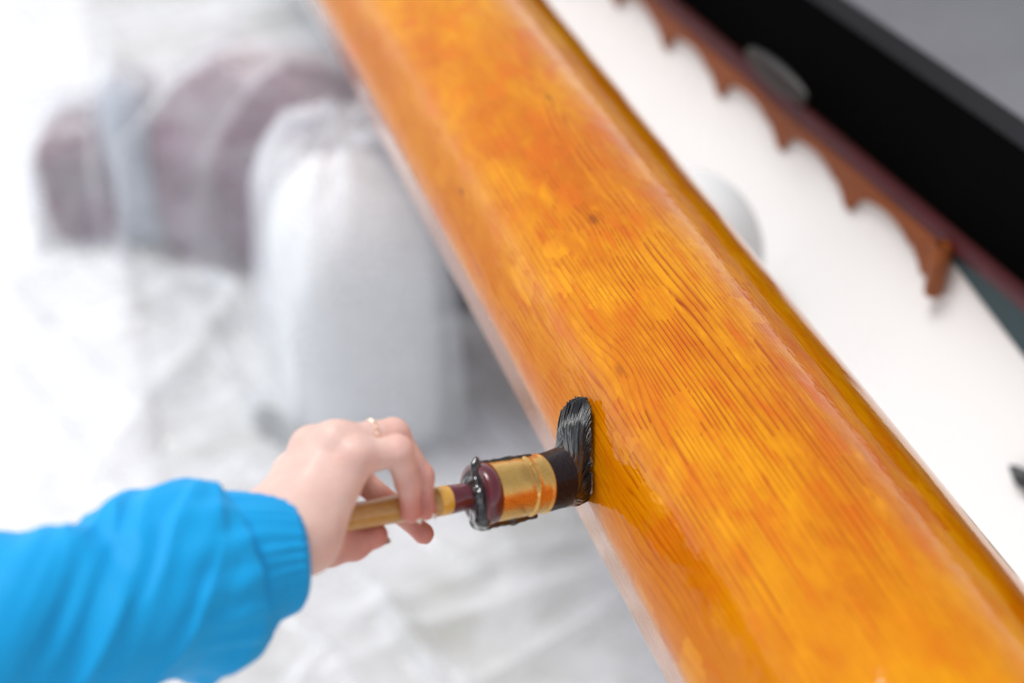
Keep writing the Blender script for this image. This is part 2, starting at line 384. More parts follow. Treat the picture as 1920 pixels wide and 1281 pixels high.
# bristles: core mass + strands
def surf(px, py, off=0.0):
    return P(px, py, (mast_hit(px, py) or DC) - off)
n0 = axp(1048)
ENDS = [(1055, 772, .017), (1070, 758, .013), (1089, 750, .009), (1100, 747, .006), (1106, 762, .005), (1108, 800, .005), (1108, 850, .006), (1108, 905, .006), (1104, 934, .008), (1084, 938, .014)]
def endpt(t):
    x = t * (len(ENDS) - 1); i = min(int(x), len(ENDS) - 2); f = x - i
    e = [ENDS[i][k] * (1 - f) + ENDS[i + 1][k] * f for k in range(3)]
    return e
def core(G):
    return core_(G) + .0135
def core_(G):
    d = cap(G, axp(1012), axp(1050), RB * .90, RB * .86)
    k = .012
    d = smin(d, cap(G, axp(1050), surf(1078, 838, .020), RB * .84, .017), k)
    d = smin(d, cap(G, surf(1076, 832, .018), surf(1088, 785, .012), .0165, .0105), .01)
    d = smin(d, cap(G, surf(1086, 790, .012), surf(1096, 757, .005), .0085, .0035), .006)
    d = smin(d, cap(G, axp(1055), surf(1085, 880, .012), RB * .80, .016), k)
    d = smin(d, cap(G, surf(1094, 812, .006), surf(1096, 900, .006), .0045, .005), .008)
    d = smin(d, cap(G, surf(1082, 905, .012), surf(1097, 926, .005), .010, .004), .008)
    n = vnoise(G * np.array([140, 140, 140]), 3) * .0006
    return d + n
q = [np.array(surf(1090, 750)), np.array(axp(1000)), np.array(surf(1110, 940)), np.array(axp(1050))]
lo3 = np.min(q, 0) - .04; hi3 = np.max(q, 0) + .04
V, F = surface_nets(core, lo3, hi3, .0012)
bris = M('wet_bristles'); c = bris.coord(); bn = bris.noise(c, 500, 3, .6)
bris.P(Base_Color=bris.mix(bn, (.002, .002, .003), (.007, .006, .007)), Roughness=.3, Specular_IOR_Level=.1, Coat_Weight=.9, Coat_Roughness=.05, Normal=bris.bump(bn, .4, .0008))
npmesh('bristle_core', V, F, bris.m, brush)
a_ = (UPV - BX * UPV.dot(BX)).normalized(); b_ = BX.cross(a_)
if b_.dot(FWD) > 0: b_ = -b_                    # b_ points to the camera
SV = []; SF = []; cnt = 0; NSG = 14
def strand(pts, r0, r1, sides=5):
    global cnt
    n = len(pts)
    for i, p in enumerate(pts):
        tn = (pts[min(i + 1, n - 1)] - pts[max(i - 1, 0)]).normalized(); u_ = tn.cross(FWD).normalized(); v_ = tn.cross(u_)
        r = r0 + (r1 - r0) * (i / (n - 1)) ** 2
        for k in range(sides):
            q_ = 2 * math.pi * k / sides; SV.append(p + (u_ * math.cos(q_) + v_ * math.sin(q_)) * r)
    for i in range(n - 1):
        for k in range(sides):
            SF.append((cnt + i * sides + k, cnt + i * sides + (k + 1) % sides, cnt + (i + 1) * sides + (k + 1) % sides, cnt + (i + 1) * sides + k))
    cnt += n * sides
clump = rng.normal(0, 1, (60, 2))
for i in range(2300):
    ang = rng.uniform(-math.pi, math.pi); rad = rng.uniform(.55, 1) ** .5 * .99
    ca_, sb_ = math.cos(ang) * rad, math.sin(ang) * rad
    p0 = axp(1042) + a_ * (ca_ * RB * .90) + b_ * (sb_ * RB * .90)
    t = (1 - ca_) / 2
    t = t + rng.normal(0, .02); t = min(max(t, 0), 1)
    ex, ey, off = endpt(t)
    side = sb_                                     # near strands stay nearer the camera
    cl = clump[int(((ang + math.pi) / (2 * math.pi)) * 59.9)]
    e = surf(ex + cl[0] * 1.2 - 3 * abs(rng.normal(0, .5)), ey + cl[1] * 2 + rng.normal(0, 1.5), off * .5 + max(0, side) * off * 1.3 + .001)
    p1 = p0 + BX * (.010 + .006 * (1 - t)) + a_ * .002
    upish = (UPV * .95 + RGT * .28).normalized()
    lean = (1 - t) ** 1.0
    din = (upish * lean + BX * (1 - lean) * .8 + UPV * .25).normalized()
    p2 = e - din * (.030 * lean + .010)
    pts = []
    for k in range(NSG):
        s_ = k / (NSG - 1); q0 = (1 - s_) ** 3; q1 = 3 * s_ * (1 - s_) ** 2; q2 = 3 * s_ * s_ * (1 - s_); q3 = s_ ** 3
        pts.append(p0 * q0 + p1 * q1 + p2 * q2 + e * q3 + Vector(rng.normal(0, .0001, 3)) + (a_ * cl[0] + b_ * (cl[1] - .3)) * .0011 * math.sin(s_ * 2.6))
    strand(pts, rng.uniform(.0006, .0015), .0004)
so = mesh('bristles', SV, SF, bris.m, brush); so['kind'] = 'stuff'
# varnish runs on the plug and along the top of the ferrule
def drips(G):
    o = axp(889); 
    def on(px, u, v, r, lift=0): # on plug face; u up, v to camera, in units of RB
        p = axp(889) + a_ * (u * RB) + b_ * (v * RB) - BX * lift; return np.array(p)
    d = cap(G, on(0, 1.16, .25, 0), on(0, 1.02, .25, 0), .0026, .0034)
    d = smin(d, cap(G, on(0, 1.02, .25, 0, .001), on(0, .55, .32, 0, .001), .0030, .0030), .003)
    d = smin(d, cap(G, on(0, .5, .3, 0, .001), on(0, .36, .1, 0, .002), .0040, .0065), .003)
    d = smin(d, cap(G, on(0, .34, .1, 0, .002), on(0, .1, .5, 0, .002), .0055, .0042), .003)
    d = smin(d, cap(G, on(0, .1, .5, 0, .001), on(0, -.75, .45, 0, .0005), .0042, .0060), .004)
    d = smin(d, cap(G, on(0, -.5, .1, 0, .0), on(0, -.93, -.1, 0, .0), .0050, .0040), .004)
    d = smin(d, cap(G, on(0, -1.0, .2, 0, -.002), on(0, -1.0, .1, 0, -.028), .0036, .0030), .004)
    d = smin(d, cap(G, on(0, -1.0, .1, 0, -.028), on(0, -1.0, .2, 0, -.045), .0034, .0022), .004)
    d = smin(d, cap(G, on(0, 1.04, .12, 0, -.004), on(0, 1.0, .15, 0, -.045), .0014, .0016), .002)
    return d + vnoise(G * 260, 5) * .0006 + vnoise(G * 600, 8) * .0003
V, F = surface_nets(drips, np.array(axp(895)) - .05, np.array(axp(925)) + .06, .0009)
npmesh('varnish_drip', V, F, BLACKV, brush)

# ------------------------------------------------------------------ hand
def H(px, py, dz): return np.array(P(px, py, dh(min(px, 860)) + dz / 100), np.float32)
K = 1 / PXM
WR = H(548, 992, -1.2)
MC = {'i': H(668, 858, -1.9), 'm': H(630, 830, -.6), 'r': H(583, 842, 1.0), 'p': H(547, 890, 2.4)}
FG = {
 'i': [MC['i'], H(745, 846, -2.7), H(766, 905, -1.95), H(771, 960, -1.45)],
 'm': [MC['m'], H(738, 812, -1.0), H(789, 893, -.95), H(797, 955, -1.1)],
 'r': [MC['r'], H(668, 892, 3.0), H(738, 952, 2.3), H(794, 1000, 1.1)],
 'p': [MC['p'], H(604, 930, 4.6), H(640, 962, 4.2), H(672, 985, 3.0)],
 't': [H(592, 1016, 2.2), H(622, 1024, 2.0), H(662, 1018, 1.4), H(702, 1004, .7)]}
RAD = {'i': (.0108, .0092, .0078, .0062), 'm': (.0108, .0090, .0078, .0062), 'r': (.0105, .0085, .0076, .0062), 'p': (.0095, .0075, .0068, .0056), 't': (.0140, .0120, .0110, .0080)}
def finger(G, k, first=0):
    p, r = FG[k], RAD[k]; d = None
    for a in range(first, 3):
        c = cap(G, p[a], p[a + 1], r[a] * (.97 if a else 1), r[a + 1])
        # slimmer mid-phalanx, fuller joints
        j = np.linalg.norm(G - p[a + 1], axis=-1) - r[a + 1] * 1.06
        c = smin(c, j, .0025); d = c if d is None else smin(d, c, .0035)
    return d
def hand_sdf(G):
    # forearm / wrist (flattened), palm from metacarpals
    fa = H(440, 1040, -1.6)
    w1_, w2_, w3_ = H(575, 1016, -1.1), H(553, 985, -.7), H(532, 954, .5)
    d = cap(G, H(470, 1058, -1.4), w1_, .019, .0175)
    d = smin(d, cap(G, H(450, 1032, -1.0), w2_, .022, .0185), .012)
    d = smin(d, cap(G, H(440, 1000, -.2), w3_, .021, .0165), .012)
    d = smin(d, cap(G, w1_, MC['i'], .0175, .0120), .014)
    d = smin(d, cap(G, w2_, MC['m'], .0175, .0125), .014)
    d = smin(d, cap(G, w2_, MC['r'], .0175, .0122), .014)
    d = smin(d, cap(G, w3_, MC['p'], .0165, .0112), .014)
    d = smin(d, cap(G, H(618, 950, 1.3), H(600, 900, 2.0), .016, .015), .012)     # palm belly
    d = smin(d, cap(G, H(585, 1008, .6), H(606, 1004, 1.9), .0155, .0145), .012)   # thenar
    # knuckles and tendons
    for k, r in (('i', .0108), ('m', .0110), ('r', .0108), ('p', .0098)):
        kk = MC[k] - np.array(FWD, np.float32) * .0038 + np.array(UPV, np.float32) * .0030
        d = smin(d, np.linalg.norm(G - kk, axis=-1) - r, .006)
    up = np.array((UPV * .75 - FWD * .65).normalized(), np.float32)
    for k, w_, a in (('i', w2_, .0112), ('m', w2_, .0118), ('r', w2_, .0112), ('p', w3_, .0100)):
        s0_ = w_ * .45 + MC[k] * .55 + up * a * 1.0; d = smin(d, cap(G, s0_, MC[k] + up * a * .86, .0018, .0030), .004)
    fd = None
    out = d
    th_ = smin(cap(G, H(580, 1006, 1.2), FG['t'][0], .014, .0140), finger(G, 't'), .010)
    out = smin(out, th_, .008)
    for k in ('p', 'r', 'm', 'i'):
        f_ = finger(G, k); blend = smin(d, f_, .008)
        out = np.minimum(out, blend); out = smin(out, f_, .0012)
    # web between index and middle, skin creases
    for k in ('i', 'm', 'r'):
        for j_ in (1, 2):
            pj = FG[k][j_]; dirv = FG[k][j_ + 1] - FG[k][j_ - 1]; dirv = dirv / np.linalg.norm(dirv)
            s_ = (G - pj) @ dirv; near = np.exp(-(np.linalg.norm(G - pj, axis=-1) / .011) ** 2)
            out = out + near * .0007 * (np.exp(-((s_ - .001) / .0005) ** 2) + np.exp(-((s_ + .0015) / .0005) ** 2) + .8 * np.exp(-((s_ - .0035) / .0006) ** 2))
    return out + vnoise(G * 90, 4) * .00035
allp = np.array([p for f_ in FG.values() for p in f_] + [H(440, 1040, -2), H(440, 1000, 0)])
V, F = surface_nets(hand_sdf, allp.min(0) - .028, allp.max(0) + .028, .0011)
# two light smoothing passes
def smooth(V, F, n=2, f=.5):
    for _ in range(n):
        acc = np.zeros_like(V); c = np.zeros(len(V))
        for k in range(4):
            for o_ in (1, 3):
                np.add.at(acc, F[:, k], V[F[:, (k + o_) % 4]]); np.add.at(c, F[:, k], 1)
        V = V * (1 - f) + f * acc / c[:, None]
    return V
V = smooth(V, F, 2, .5)
def skin():
    m = M('skin'); c = m.coord(); at = m.new('Attribute', attribute_name='flush_shade').outputs['Fac']
    n = m.noise(c, 60, 3, .6); n2 = m.noise(c, 700, 3, .6); n3 = m.noise(c, 22, 3, .6)
    col = m.mix(m.mapr(n, .3, .7), (.80, .545, .46), (.76, .48, .40)); col = m.mix(m.math('MULTIPLY', m.mapr(n3, .45, .7), .35), col, (.72, .38, .32))
    col = m.mix(at, col, (.55, .16, .12))
    n4 = m.noise(m.mapping(c, (160, 420, 420)), 1, 4, .6); n5 = m.noise(c, 28, 2, .5, 1.2)
    vein = m.mapr(m.math('ABSOLUTE', m.math('SUBTRACT', n5, .5)), 0., .035, 1., 0.)
    col = m.mix(m.math('MULTIPLY', vein, .16), col, (.50, .36, .38))
    m.P(Base_Color=col, Roughness=m.mapr(n2, .3, .7, .38, .55), Subsurface_Weight=.12, Subsurface_Scale=.004, Normal=m.bump(m.math('ADD', n2, n4), .45, .0007), Coat_Weight=.06)
    m.p.inputs['Subsurface Radius'].default_value = (1, .35, .2); return m.m
SKIN = skin()
person = empty('person', tuple(P(560, 1020, dh(600))), 'left arm in bright blue jacket, hand holding the varnish brush by its handle', 'person')
hand = npmesh('hand', V, F, SKIN); hand.parent = person; hand.matrix_parent_inverse = Matrix.Translation(-person.location)
def keep(o):
    o.parent = person; o.matrix_parent_inverse = Matrix.Translation(-Vector(person.location)); return o
fl = np.zeros(len(V))
for q_ in (FG['t'][1], FG['t'][2], FG['t'][3], FG['r'][2], FG['r'][3]): fl = np.maximum(fl, .85 * np.exp(-(np.linalg.norm(V - q_, axis=1) / .019) ** 4))  # thumb and ring finger: shade under the hand painted as redder, darker skin
for k, f_ in FG.items():
    for j_, (amt, rr) in {1: (.6, .011), 2: (.75, .014), 3: (1., .019)}.items(): fl = np.maximum(fl, amt * np.exp(-(np.linalg.norm(V - f_[j_], axis=1) / rr) ** 2))
    if k != 't': fl = np.maximum(fl, .30 * np.exp(-(np.linalg.norm(V - f_[0], axis=1) / .012) ** 2))
at = hand.data.attributes.new('flush_shade', 'FLOAT', 'POINT'); at.data.foreach_set('value', fl.astype(np.float32))
# nails
nm = M('fingernail'); nm.P(Base_Color=(.78, .52, .46), Roughness=.22, Coat_Weight=.6, Coat_Roughness=.1)
nt_ = M('nail_tip'); nt_.P(Base_Color=(.85, .80, .74), Roughness=.3)
def nail(k, dorsal, wid=.0052, ln=.0115):
    p2, p3 = [Vector(x.tolist()) for x in FG[k][2:4]]; t = (p3 - p2).normalized(); r = RAD[k][3]
    dn = (dorsal - t * dorsal.dot(t)).normalized(); sd_ = t.cross(dn)
    V = []; nu, nv = 12, 11
    for i in range(nu):
        u = i / (nu - 1); s_ = (u - .57) * ln + .0017
        ww = wid * (1 - .35 * abs(2 * u - 1) ** 4) * (1 if u > .5 else .9 + .2 * u)
        for j in range(nv):
            v = j / (nv - 1) * 2 - 1; ang = v * ww / (r * .95) * 1.05
            rr = r * 1.05 - max(0, u - .3) * .0008
            V.append(p3 + t * (s_ + .0012 * (1 - v * v) * (1 if u > .5 else -.5) * (abs(u - .5) * 2)) + (dn * math.cos(ang) + sd_ * math.sin(ang)) * rr)
    F = [tuple(f) for f in grid_faces(nu, nv)]
    o = mesh('fingernail', V, F, nm.m); o.data.materials.append(nt_.m)
    for p_ in o.data.polygons:
        if p_.index // (nv - 1) >= nu - 4: p_.material_index = 1
    s = o.modifiers.new('s', 'SOLIDIFY'); s.thickness = .0007; s.offset = 0
    return keep(o)
nail('i', RGT * 1. - FWD * .10); nail('m', RGT * 1. + FWD * .1); nail('r', -UPV * .7 + RGT * .6 - FWD * .1 + FWD * .5); nail('t', RGT * .2 - UPV * .9 + FWD * .5, .0065, .014)
# twisted gold ring on the middle finger
pa, pb = Vector(FG['m'][0].tolist()), Vector(FG['m'][1].tolist()); rt = (pb - pa).normalized(); rc = pa.lerp(pb, .62)
ra_ = rt.orthogonal().normalized(); rb_ = rt.cross(ra_); gm = M('rose_gold'); gm.P(Base_Color=(.95, .70, .55), Metallic=1., Roughness=.18)
V = []; nR, nr = 120, 8
for i in range(nR):
    a = 2 * math.pi * i / nR; base = ra_ * math.cos(a) + rb_ * math.sin(a); rr = .0008 + .0004 * math.cos(a * 16)
    wob = rt * (.0007 * math.sin(a * 16))
    for j in range(nr):
        b = 2 * math.pi * j / nr; V.append(rc + base * (.0106 + rr * math.cos(b)) + rt * (rr * 1.3 * math.sin(b)) + wob)
keep(mesh('finger_ring', V, [tuple(f) for f in grid_faces(nR, nr, True, True)], gm.m))

# ------------------------------------------------------------------ jacket sleeve
ST = [(560, 1038, -1.9, 96, 1.0), (546, 1040, -1.95, 107, 1.0), (524, 1043, -2.0, 115, 1.0), (498, 1047, -2.1, 124, 1.0), (472, 1054, -2.2, 138, 1.0), (440, 1066, -2.2, 160, 1.0), (400, 1078, -2.6, 176, 1.0),
      (330, 1094, -3.2, 184, 1.0), (250, 1120, -3.8, 178, 1), (130, 1152, -4.6, 180, 1), (0, 1182, -5.5, 192, 1), (-180, 1230, -6.5, 200, 1), (-420, 1290, -8, 215, 1)]
cs = [(P(x, y, dh(600) + .0 - (600 - x) * .00010 + dz / 100), r / FPX * (dh(600) - (600 - x) * .00010 + dz / 100)) for x, y, dz, r, _ in ST]
NL, NA = 300, 360
import bisect
ls = [0]
for i in range(1, len(cs)): ls.append(ls[-1] + (cs[i][0] - cs[i - 1][0]).length)
def samp(s):
    i = min(max(bisect.bisect(ls, s) - 1, 0), len(cs) - 2); f = (s - ls[i]) / (ls[i + 1] - ls[i])
    i0, i3 = max(i - 1, 0), min(i + 2, len(cs) - 1)
    def cr(a, b, c, d): return .5 * ((2 * b) + (c - a) * f + (2 * a - 5 * b + 4 * c - d) * f * f + (3 * b - a - 3 * c + d) * f ** 3)
    return cr(cs[i0][0], cs[i][0], cs[i + 1][0], cs[i3][0]), cr(cs[i0][1], cs[i][1], cs[i + 1][1], cs[i3][1])
def sleeve_rows(s_from, s_to, nl, inset=0.):
    rows = []
    for i in range(nl):
        s = s_from + (s_to - s_from) * i / (nl - 1); c, r = samp(s); c2, _ = samp(min(s + .004, ls[-1])); c1, _ = samp(max(s - .004, 0))
        t = (c2 - c1).normalized()
        if s < .02:
            t = (t + (Vector((-1, 0, 0)) * .0)).normalized()
        u = (UPV - t * UPV.dot(t)).normalized(); v = t.cross(u)
        th = np.linspace(0, 2 * math.pi, NA, endpoint=False)
        rows.append((s, c, r, u, v, t, th))
    return rows
def build_sleeve():
    rows = sleeve_rows(0, ls[-1], NL); V = np.zeros((NL, NA, 3))
    for i, (s, c, r, u, v, t, th) in enumerate(rows):
        S_ = np.full(NA, s); cc, ss = np.cos(th), np.sin(th)
        g = np.stack([cc * 1.7, ss * 1.7, S_ * 16], 1)
        # gathers from the elastic, dying away up the arm
        rib = (np.sin(th * 34 + 2.2 * vnoise(np.stack([cc * 3, ss * 3, S_ * 30], 1), 2)) * (.6 + .5 * vnoise(np.stack([cc * 6, ss * 6, S_ * 20], 1), 9)))
        if s < .036: amp = .0007 * (1 - .3 * s / .036)
        else: amp = .0006 * math.exp(-(s - .036) / .014)
        gath = np.sin(th * 17 + 3 * vnoise(np.stack([cc * 2, ss * 2, S_ * 14], 1), 12)) * .0012 * math.exp(-((s - .055) / .026) ** 2)
        # big diagonal folds
        w_ = s / .035
        q = th * 1.0 + S_ * 26
        fold = vnoise(np.stack([np.cos(q) * 1.5, np.sin(q) * 1.5, S_ * 11], 1), 21)
        fold2 = vnoise(np.stack([np.cos(q * 1) * 3.4, np.sin(q * 1) * 3.4, S_ * 24], 1), 22)
        ridge = (1 - np.abs(fold)) ** 3 - .4
        A = min(1, max(0, (s - .03) / .04))
        d = rib * amp + gath + A * (ridge * .0065 + fold2 * .0028)
        # bulge between the folds near the cuff, pinch 8 cm up
        d += A * (-.006 * np.exp(-((S_ - .128 - .012 * np.sin(th)) / .011) ** 2) * np.clip(cc + .3, 0, 1))
        if s < .004: d = d - .0025 * (1 - s / .004)
        rr = r + d
        V[i] = np.array(c)[None] + rr[:, None] * (cc[:, None] * np.array(u) + ss[:, None] * np.array(v) * 0.92)
    return V, rows
SVV, rows = build_sleeve()
def fabric():
    m = M('blue_nylon'); c = m.coord(); n = m.noise(c, 900, 2); n2 = m.noise(c, 35, 3, .6)
    m.P(Base_Color=m.mix(n2, (.003, .31, .68), (.006, .37, .76)), Roughness=.6, Specular_IOR_Level=.25, Normal=m.bump(m.math('ADD', m.math('MULTIPLY', n, .2), n2), .3, .0015)); return m.m
FAB = fabric(); icut = max(i for i, r_ in enumerate(rows) if r_[0] < .036)
slv = npmesh('jacket_sleeve', SVV[icut:].reshape(-1, 3), grid_faces(NL - icut, NA, closev=True), FAB); keep(slv)
# cuff with turned-in edge
inn = []
for k in range(8):
    f = k / 7; c, r = samp(.0 + .03 * f); rim = SVV[0] - np.array(rows[0][1]); inn.append(np.array(samp(.03 * f)[0]) + rim * (.93 - .12 * f))
cv = np.concatenate([np.array(inn)[::-1].reshape(-1, 3), SVV[:icut + 1].reshape(-1, 3)])
cu = npmesh('cuff', cv, grid_faces(8 + icut + 1, NA, closev=True), FAB); keep(cu)

# ------------------------------------------------------------------ boat
BY = R(24.5); BD = Vector((-math.sin(BY), math.cos(BY), 0)); BN = Vector((-math.cos(BY), -math.sin(BY), 0))
L0 = P(1763, 535, 1.55); Z0 = L0.z; KB = 1.14
def B(t, n, z): return Vector((L0.x, L0.y, 0)) + BD * t * KB + BN * n * KB + ZZ * (Z0 + (z - Z0) * KB if z > Z0 else z)
print('boat rail height', Z0)
boat = empty('boat', tuple(B(1, -.4, 0)), 'boat hull with white side, maroon stripe, black rubber rail and grey cover', 'boat')
def keepb(o): o.parent = boat; o.matrix_parent_inverse = Matrix.Translation(-Vector(boat.location)); return o
def extr(name, prof, mat, t0=-1.6, t1=6, nt=60, taper=0, cl=False, sm=True):
    V = []
    ts = np.linspace(t0, t1, nt)
    for t in ts:
        for (n, z, *k) in prof:
            V.append(B(t, n, z - (k[0] * max(0, t) if k else 0)))
    F = [tuple(f[::-1]) for f in grid_faces(nt, len(prof), closev=cl)]
    if cl: F += [tuple(range(len(prof))), tuple((nt - 1) * len(prof) + i for i in range(len(prof)))[::-1]]
    return keepb(mesh(name, V, F, mat, smooth=sm))
WHITEP = paint('white_hull_paint', (.84, .84, .84), .3, .012, bumpd=.00005, scale=1.5)
hp = [(-.05, .0)] + [(.11 * math.sin(max(0, 1 - z / Z0) * .92 * math.pi), z) for z in np.linspace(.02, Z0 + .05, 24)]
hp = [(n if isinstance(n, float) else 0., z) for n, z in [(float(np.real(n)), float(z)) for n, z in hp]]
hp = [(0. if n != n else n, z) for n, z in hp]
extr('hull_side', hp, WHITEP)
# teal wedge of the boot top, only seen past the carved trim
TEAL = paint('teal_paint', (.010, .040, .050), .35, .15)
V = []
for t in np.linspace(-1.6, .04, 60):
    hh = .036 * min(2.5, max(0.02, (.03 - t) / .13)) + .004
    V += [B(t, .004, Z0 + .052 - hh), B(t, .004, Z0 + .052)]
keepb(mesh('teal_stripe', V, [tuple(f) for f in grid_faces(60, 2)], TEAL))
MARP = paint('maroon_paint', (.085, .003, .012), .45, .25)
extr('maroon_stripe', [(.0, Z0 + .047), (.006, Z0 + .048), (.008, Z0 + .058), (.006, Z0 + .070), (.0, Z0 + .076)], MARP)
def matte(name, col):
    m = M(name); n = m.noise(m.coord(), 6, 3); m.P(Base_Color=m.mix(n, col, tuple(x * .7 for x in col)), Roughness=.85, Specular_IOR_Level=.0); return m.m
BLK = matte('black_rubber', (.003, .003, .003))
rb = [(0, Z0 + .072)] + [(.012 * math.sin(a) + .004, Z0 + .075 + .025 * (1 - math.cos(a)) * .5, .0) for a in np.linspace(0, math.pi / 2, 6)] + [(.010, Z0 + .112, .004), (-.006, Z0 + .132, .008), (-.030, Z0 + .142, .012), (-.050, Z0 + .145, .014)]
extr('rubbing_rail', rb, BLK)
DK = matte('dark_cover_edge', (.030, .030, .033))
extr('cover_hem', [(-.049, Z0 + .1465, .014), (-.060, Z0 + .150, .014), (-.074, Z0 + .153, .014)], DK)
GRY = M('grey_cover'); c = GRY.coord(); n = GRY.noise(c, 3.5, 4, .6); GRY.P(Base_Color=GRY.mix(n, (.07, .07, .078), (.17, .17, .19)), Roughness=.6)
extr('boat_cover', [(-.0735, Z0 + .1535, .014), (-.11, Z0 + .168, .014), (-.2, Z0 + .198, .014), (-.4, Z0 + .26, .01), (-.9, Z0 + .31), (-1.6, Z0 + .30), (-1.65, Z0 + .2), (-1.7, 0)], GRY.m)
# carved wooden trim with hanging teeth (scallops)
TW = M('trim_wood'); c = TW.coord(); n = TW.noise(TW.mapping(c, (8, 8, 60)), 1, 4, .6); TW.P(Base_Color=TW.mix(n, (.33, .085, .007), (.19, .040, .004)), Roughness=.4, Coat_Weight=.35, Coat_Roughness=.2, Specular_IOR_Level=.2)
PIT = .127; NT = 7
def lower(t):  # t metres from the end of the trim; height of its lower edge above tooth tips
    x = (t - .012) / PIT; f = x - math.floor(x)
    if t < .02: return .0
    # short flat-bottomed tooth, little notch, long arch back down
    if f < .10: return .0
    if f < .22: q = (f - .10) / .12; return .018 * q ** .6
    if f < .27: return .018 + .003 * math.sin((f - .22) / .05 * math.pi)
    q = (f - .27) / .73
    arch_ = .018 + .0150 * math.sin(min(q, .8) * math.pi) ** .8 * (1 - .35 * min(q, .8))
    return arch_ if q < .8 else arch_ * (1 - ((q - .8) / .2) ** 1.6)
V = []; ts = np.linspace(0, PIT * NT + .04, 560)
TH = .007
for t in ts:
    zl = Z0 + lower(t); zt = Z0 + .046
    V += [B(t, .004, zl), B(t, TH - .002, zl), B(t, TH, zl + .002), B(t, TH, zt - .002), B(t, TH - .002, zt), B(t, .004, zt)]
F = [tuple(f[::-1]) for f in grid_faces(len(ts), 6, closev=True)] + [tuple(range(6)), tuple((len(ts) - 1) * 6 + i for i in range(6))[::-1]]
tr = keepb(mesh('carved_trim', V, F, TW.m, smooth=False)); tr.data.shade_auto_smooth if False else None
# end block of the trim
V = []
for a in np.linspace(0, 2 * math.pi, 24, endpoint=False):
    for z in (Z0 - .003, Z0 + .001, Z0 + .052, Z0 + .055):
        k = .85 if z in (Z0 - .003, Z0 + .055) else 1
        V.append(B(-.005 + .009 * k * math.cos(a), .012 + .010 * k * math.sin(a), z))
keepb(mesh('trim_end', V, [tuple(f) for f in grid_faces(24, 4, closeu=True)] + [tuple(i * 4 for i in range(24)), tuple(i * 4 + 3 for i in range(24))[::-1]], TW.m))
# pale metal fairlead on the stripe
CH = M('dull_metal'); CH.P(Base_Color=(.022, .020, .019), Metallic=0., Roughness=.5)
V = []; t0 = .225
for i in range(25):
    a = i / 24; t = t0 + .115 * a; r = .015 * math.sin(math.pi * min(1, max(0, a * .96 + .02))) ** .4
    for j in range(12):
        b = 2 * math.pi * j / 12; V.append(B(t, .014 + r * .7 * math.cos(b), Z0 + .088 + r * math.sin(b)))
keepb(mesh('fairlead', V, [tuple(f[::-1]) for f in grid_faces(25, 12, closev=True)] + [tuple(range(12)), tuple(24 * 12 + i for i in range(12))[::-1]], CH.m))

# dark fender tip hanging by the hull, at the right-hand edge
fp = P(1893, 872, 1.44); fdv = (P(1985, 962, 1.42) - fp)
pr = [(0, .001), (.004, .004), (.015, .009), (.022, .010), (.027, .008), (.034, .012), (.05, .02), (.08, .028), (.16, .03), (.2, .02), (.21, .002)]
fd_ = lathe('fender', pr, fp, fdv, paint('fender_rubber', (.03, .034, .038), .4, .2))
tag(fd_, 'pointed dark grey fender tip against the white hull at the right edge', 'fender')

# ------------------------------------------------------------------ ground
gm_ = M('pale_concrete'); c = gm_.coord(); n = gm_.noise(c, 2.2, 5, .6); n2 = gm_.noise(c, 40, 4, .6); n3 = gm_.noise(c, 5, 4, .6)
gm_.P(Base_Color=gm_.mix(gm_.mapr(n3, .45, .62), gm_.mix(gm_.mapr(n, .35, .65), (.56, .56, .55), (.70, .70, .69)), (.42, .42, .37)), Roughness=.7, Normal=gm_.bump(n2, .5, .003))
g = 40
gr = mesh('ground', [(-g, -g, 0), (g, -g, 0), (g, g, 0), (-g, g, 0)], [(0, 1, 2, 3)], gm_.m, smooth=False); gr['kind'] = 'structure'
nxc, nyc = 60, 120
cX, cY = np.meshgrid(np.linspace(0, 1, nxc), np.linspace(-.5, 5.5, nyc), indexing='ij')
cR = -.55 - .30 * (cY - 1.6); cXX = -3.2 + (cR + 3.2) * cX
cZ = .006 + .006 * vnoise(np.stack([cXX * 3, cY * 3, cXX * 0], -1), 71) + .004
top_ = np.stack([cXX, cY, cZ], -1).reshape(-1, 3); bot_ = np.stack([cXX, cY, cZ * 0 + .001], -1).reshape(-1, 3)
fT = grid_faces(nxc, nyc); fB = fT[:, ::-1] + nxc * nyc
idx_ = np.arange(nxc * nyc).reshape(nxc, nyc); ring = np.concatenate([idx_[:, 0], idx_[-1, 1:], idx_[-2::-1, -1], idx_[0, -2:0:-1]]); r2_ = np.roll(ring, -1)
fS = np.stack([ring, ring + nxc * nyc, r2_ + nxc * nyc, r2_], 1)
cl_ = npmesh('drop_cloth', np.concatenate([top_, bot_]), np.concatenate([fT, fB, fS]), paint('white_cotton', (.82, .82, .81), .8, .02))
tag(cl_, 'smooth white drop cloth on the ground along the left edge', 'cloth')

# ------------------------------------------------------------------ things under the plastic
def superbox(name, c, yaw, hx, hy, h, e1, mat, top=.5, tilt=0):
    """upright box with rounded plan and domed top, base on the ground"""
    V = []; nz, na = 26, 72
    for i in range(nz):
        f = i / (nz - 1)
        # profile: straight side to (1-top)*h then elliptical dome
        if f < .4: z = h * (1 - top) * f / .4; k = 1.
        else: a = (f - .4) / .6 * math.pi / 2; z = h * (1 - top) + h * top * math.sin(a); k = math.cos(a) ** .75
        k = max(k, .002)
        for j in range(na):
            b = 2 * math.pi * j / na; x = math.copysign(abs(math.cos(b)) ** (2 / e1), math.cos(b)) * hx * k; y = math.copysign(abs(math.sin(b)) ** (2 / e1), math.sin(b)) * hy * k
            V.append((x, y, z))
    F = [tuple(f) for f in grid_faces(nz, na, closev=True)]; F.append(tuple((nz - 1) * na + j for j in range(na)))
    o = mesh(name, V, F, mat); o.location = c; o.rotation_euler = (0, 0, yaw); return o
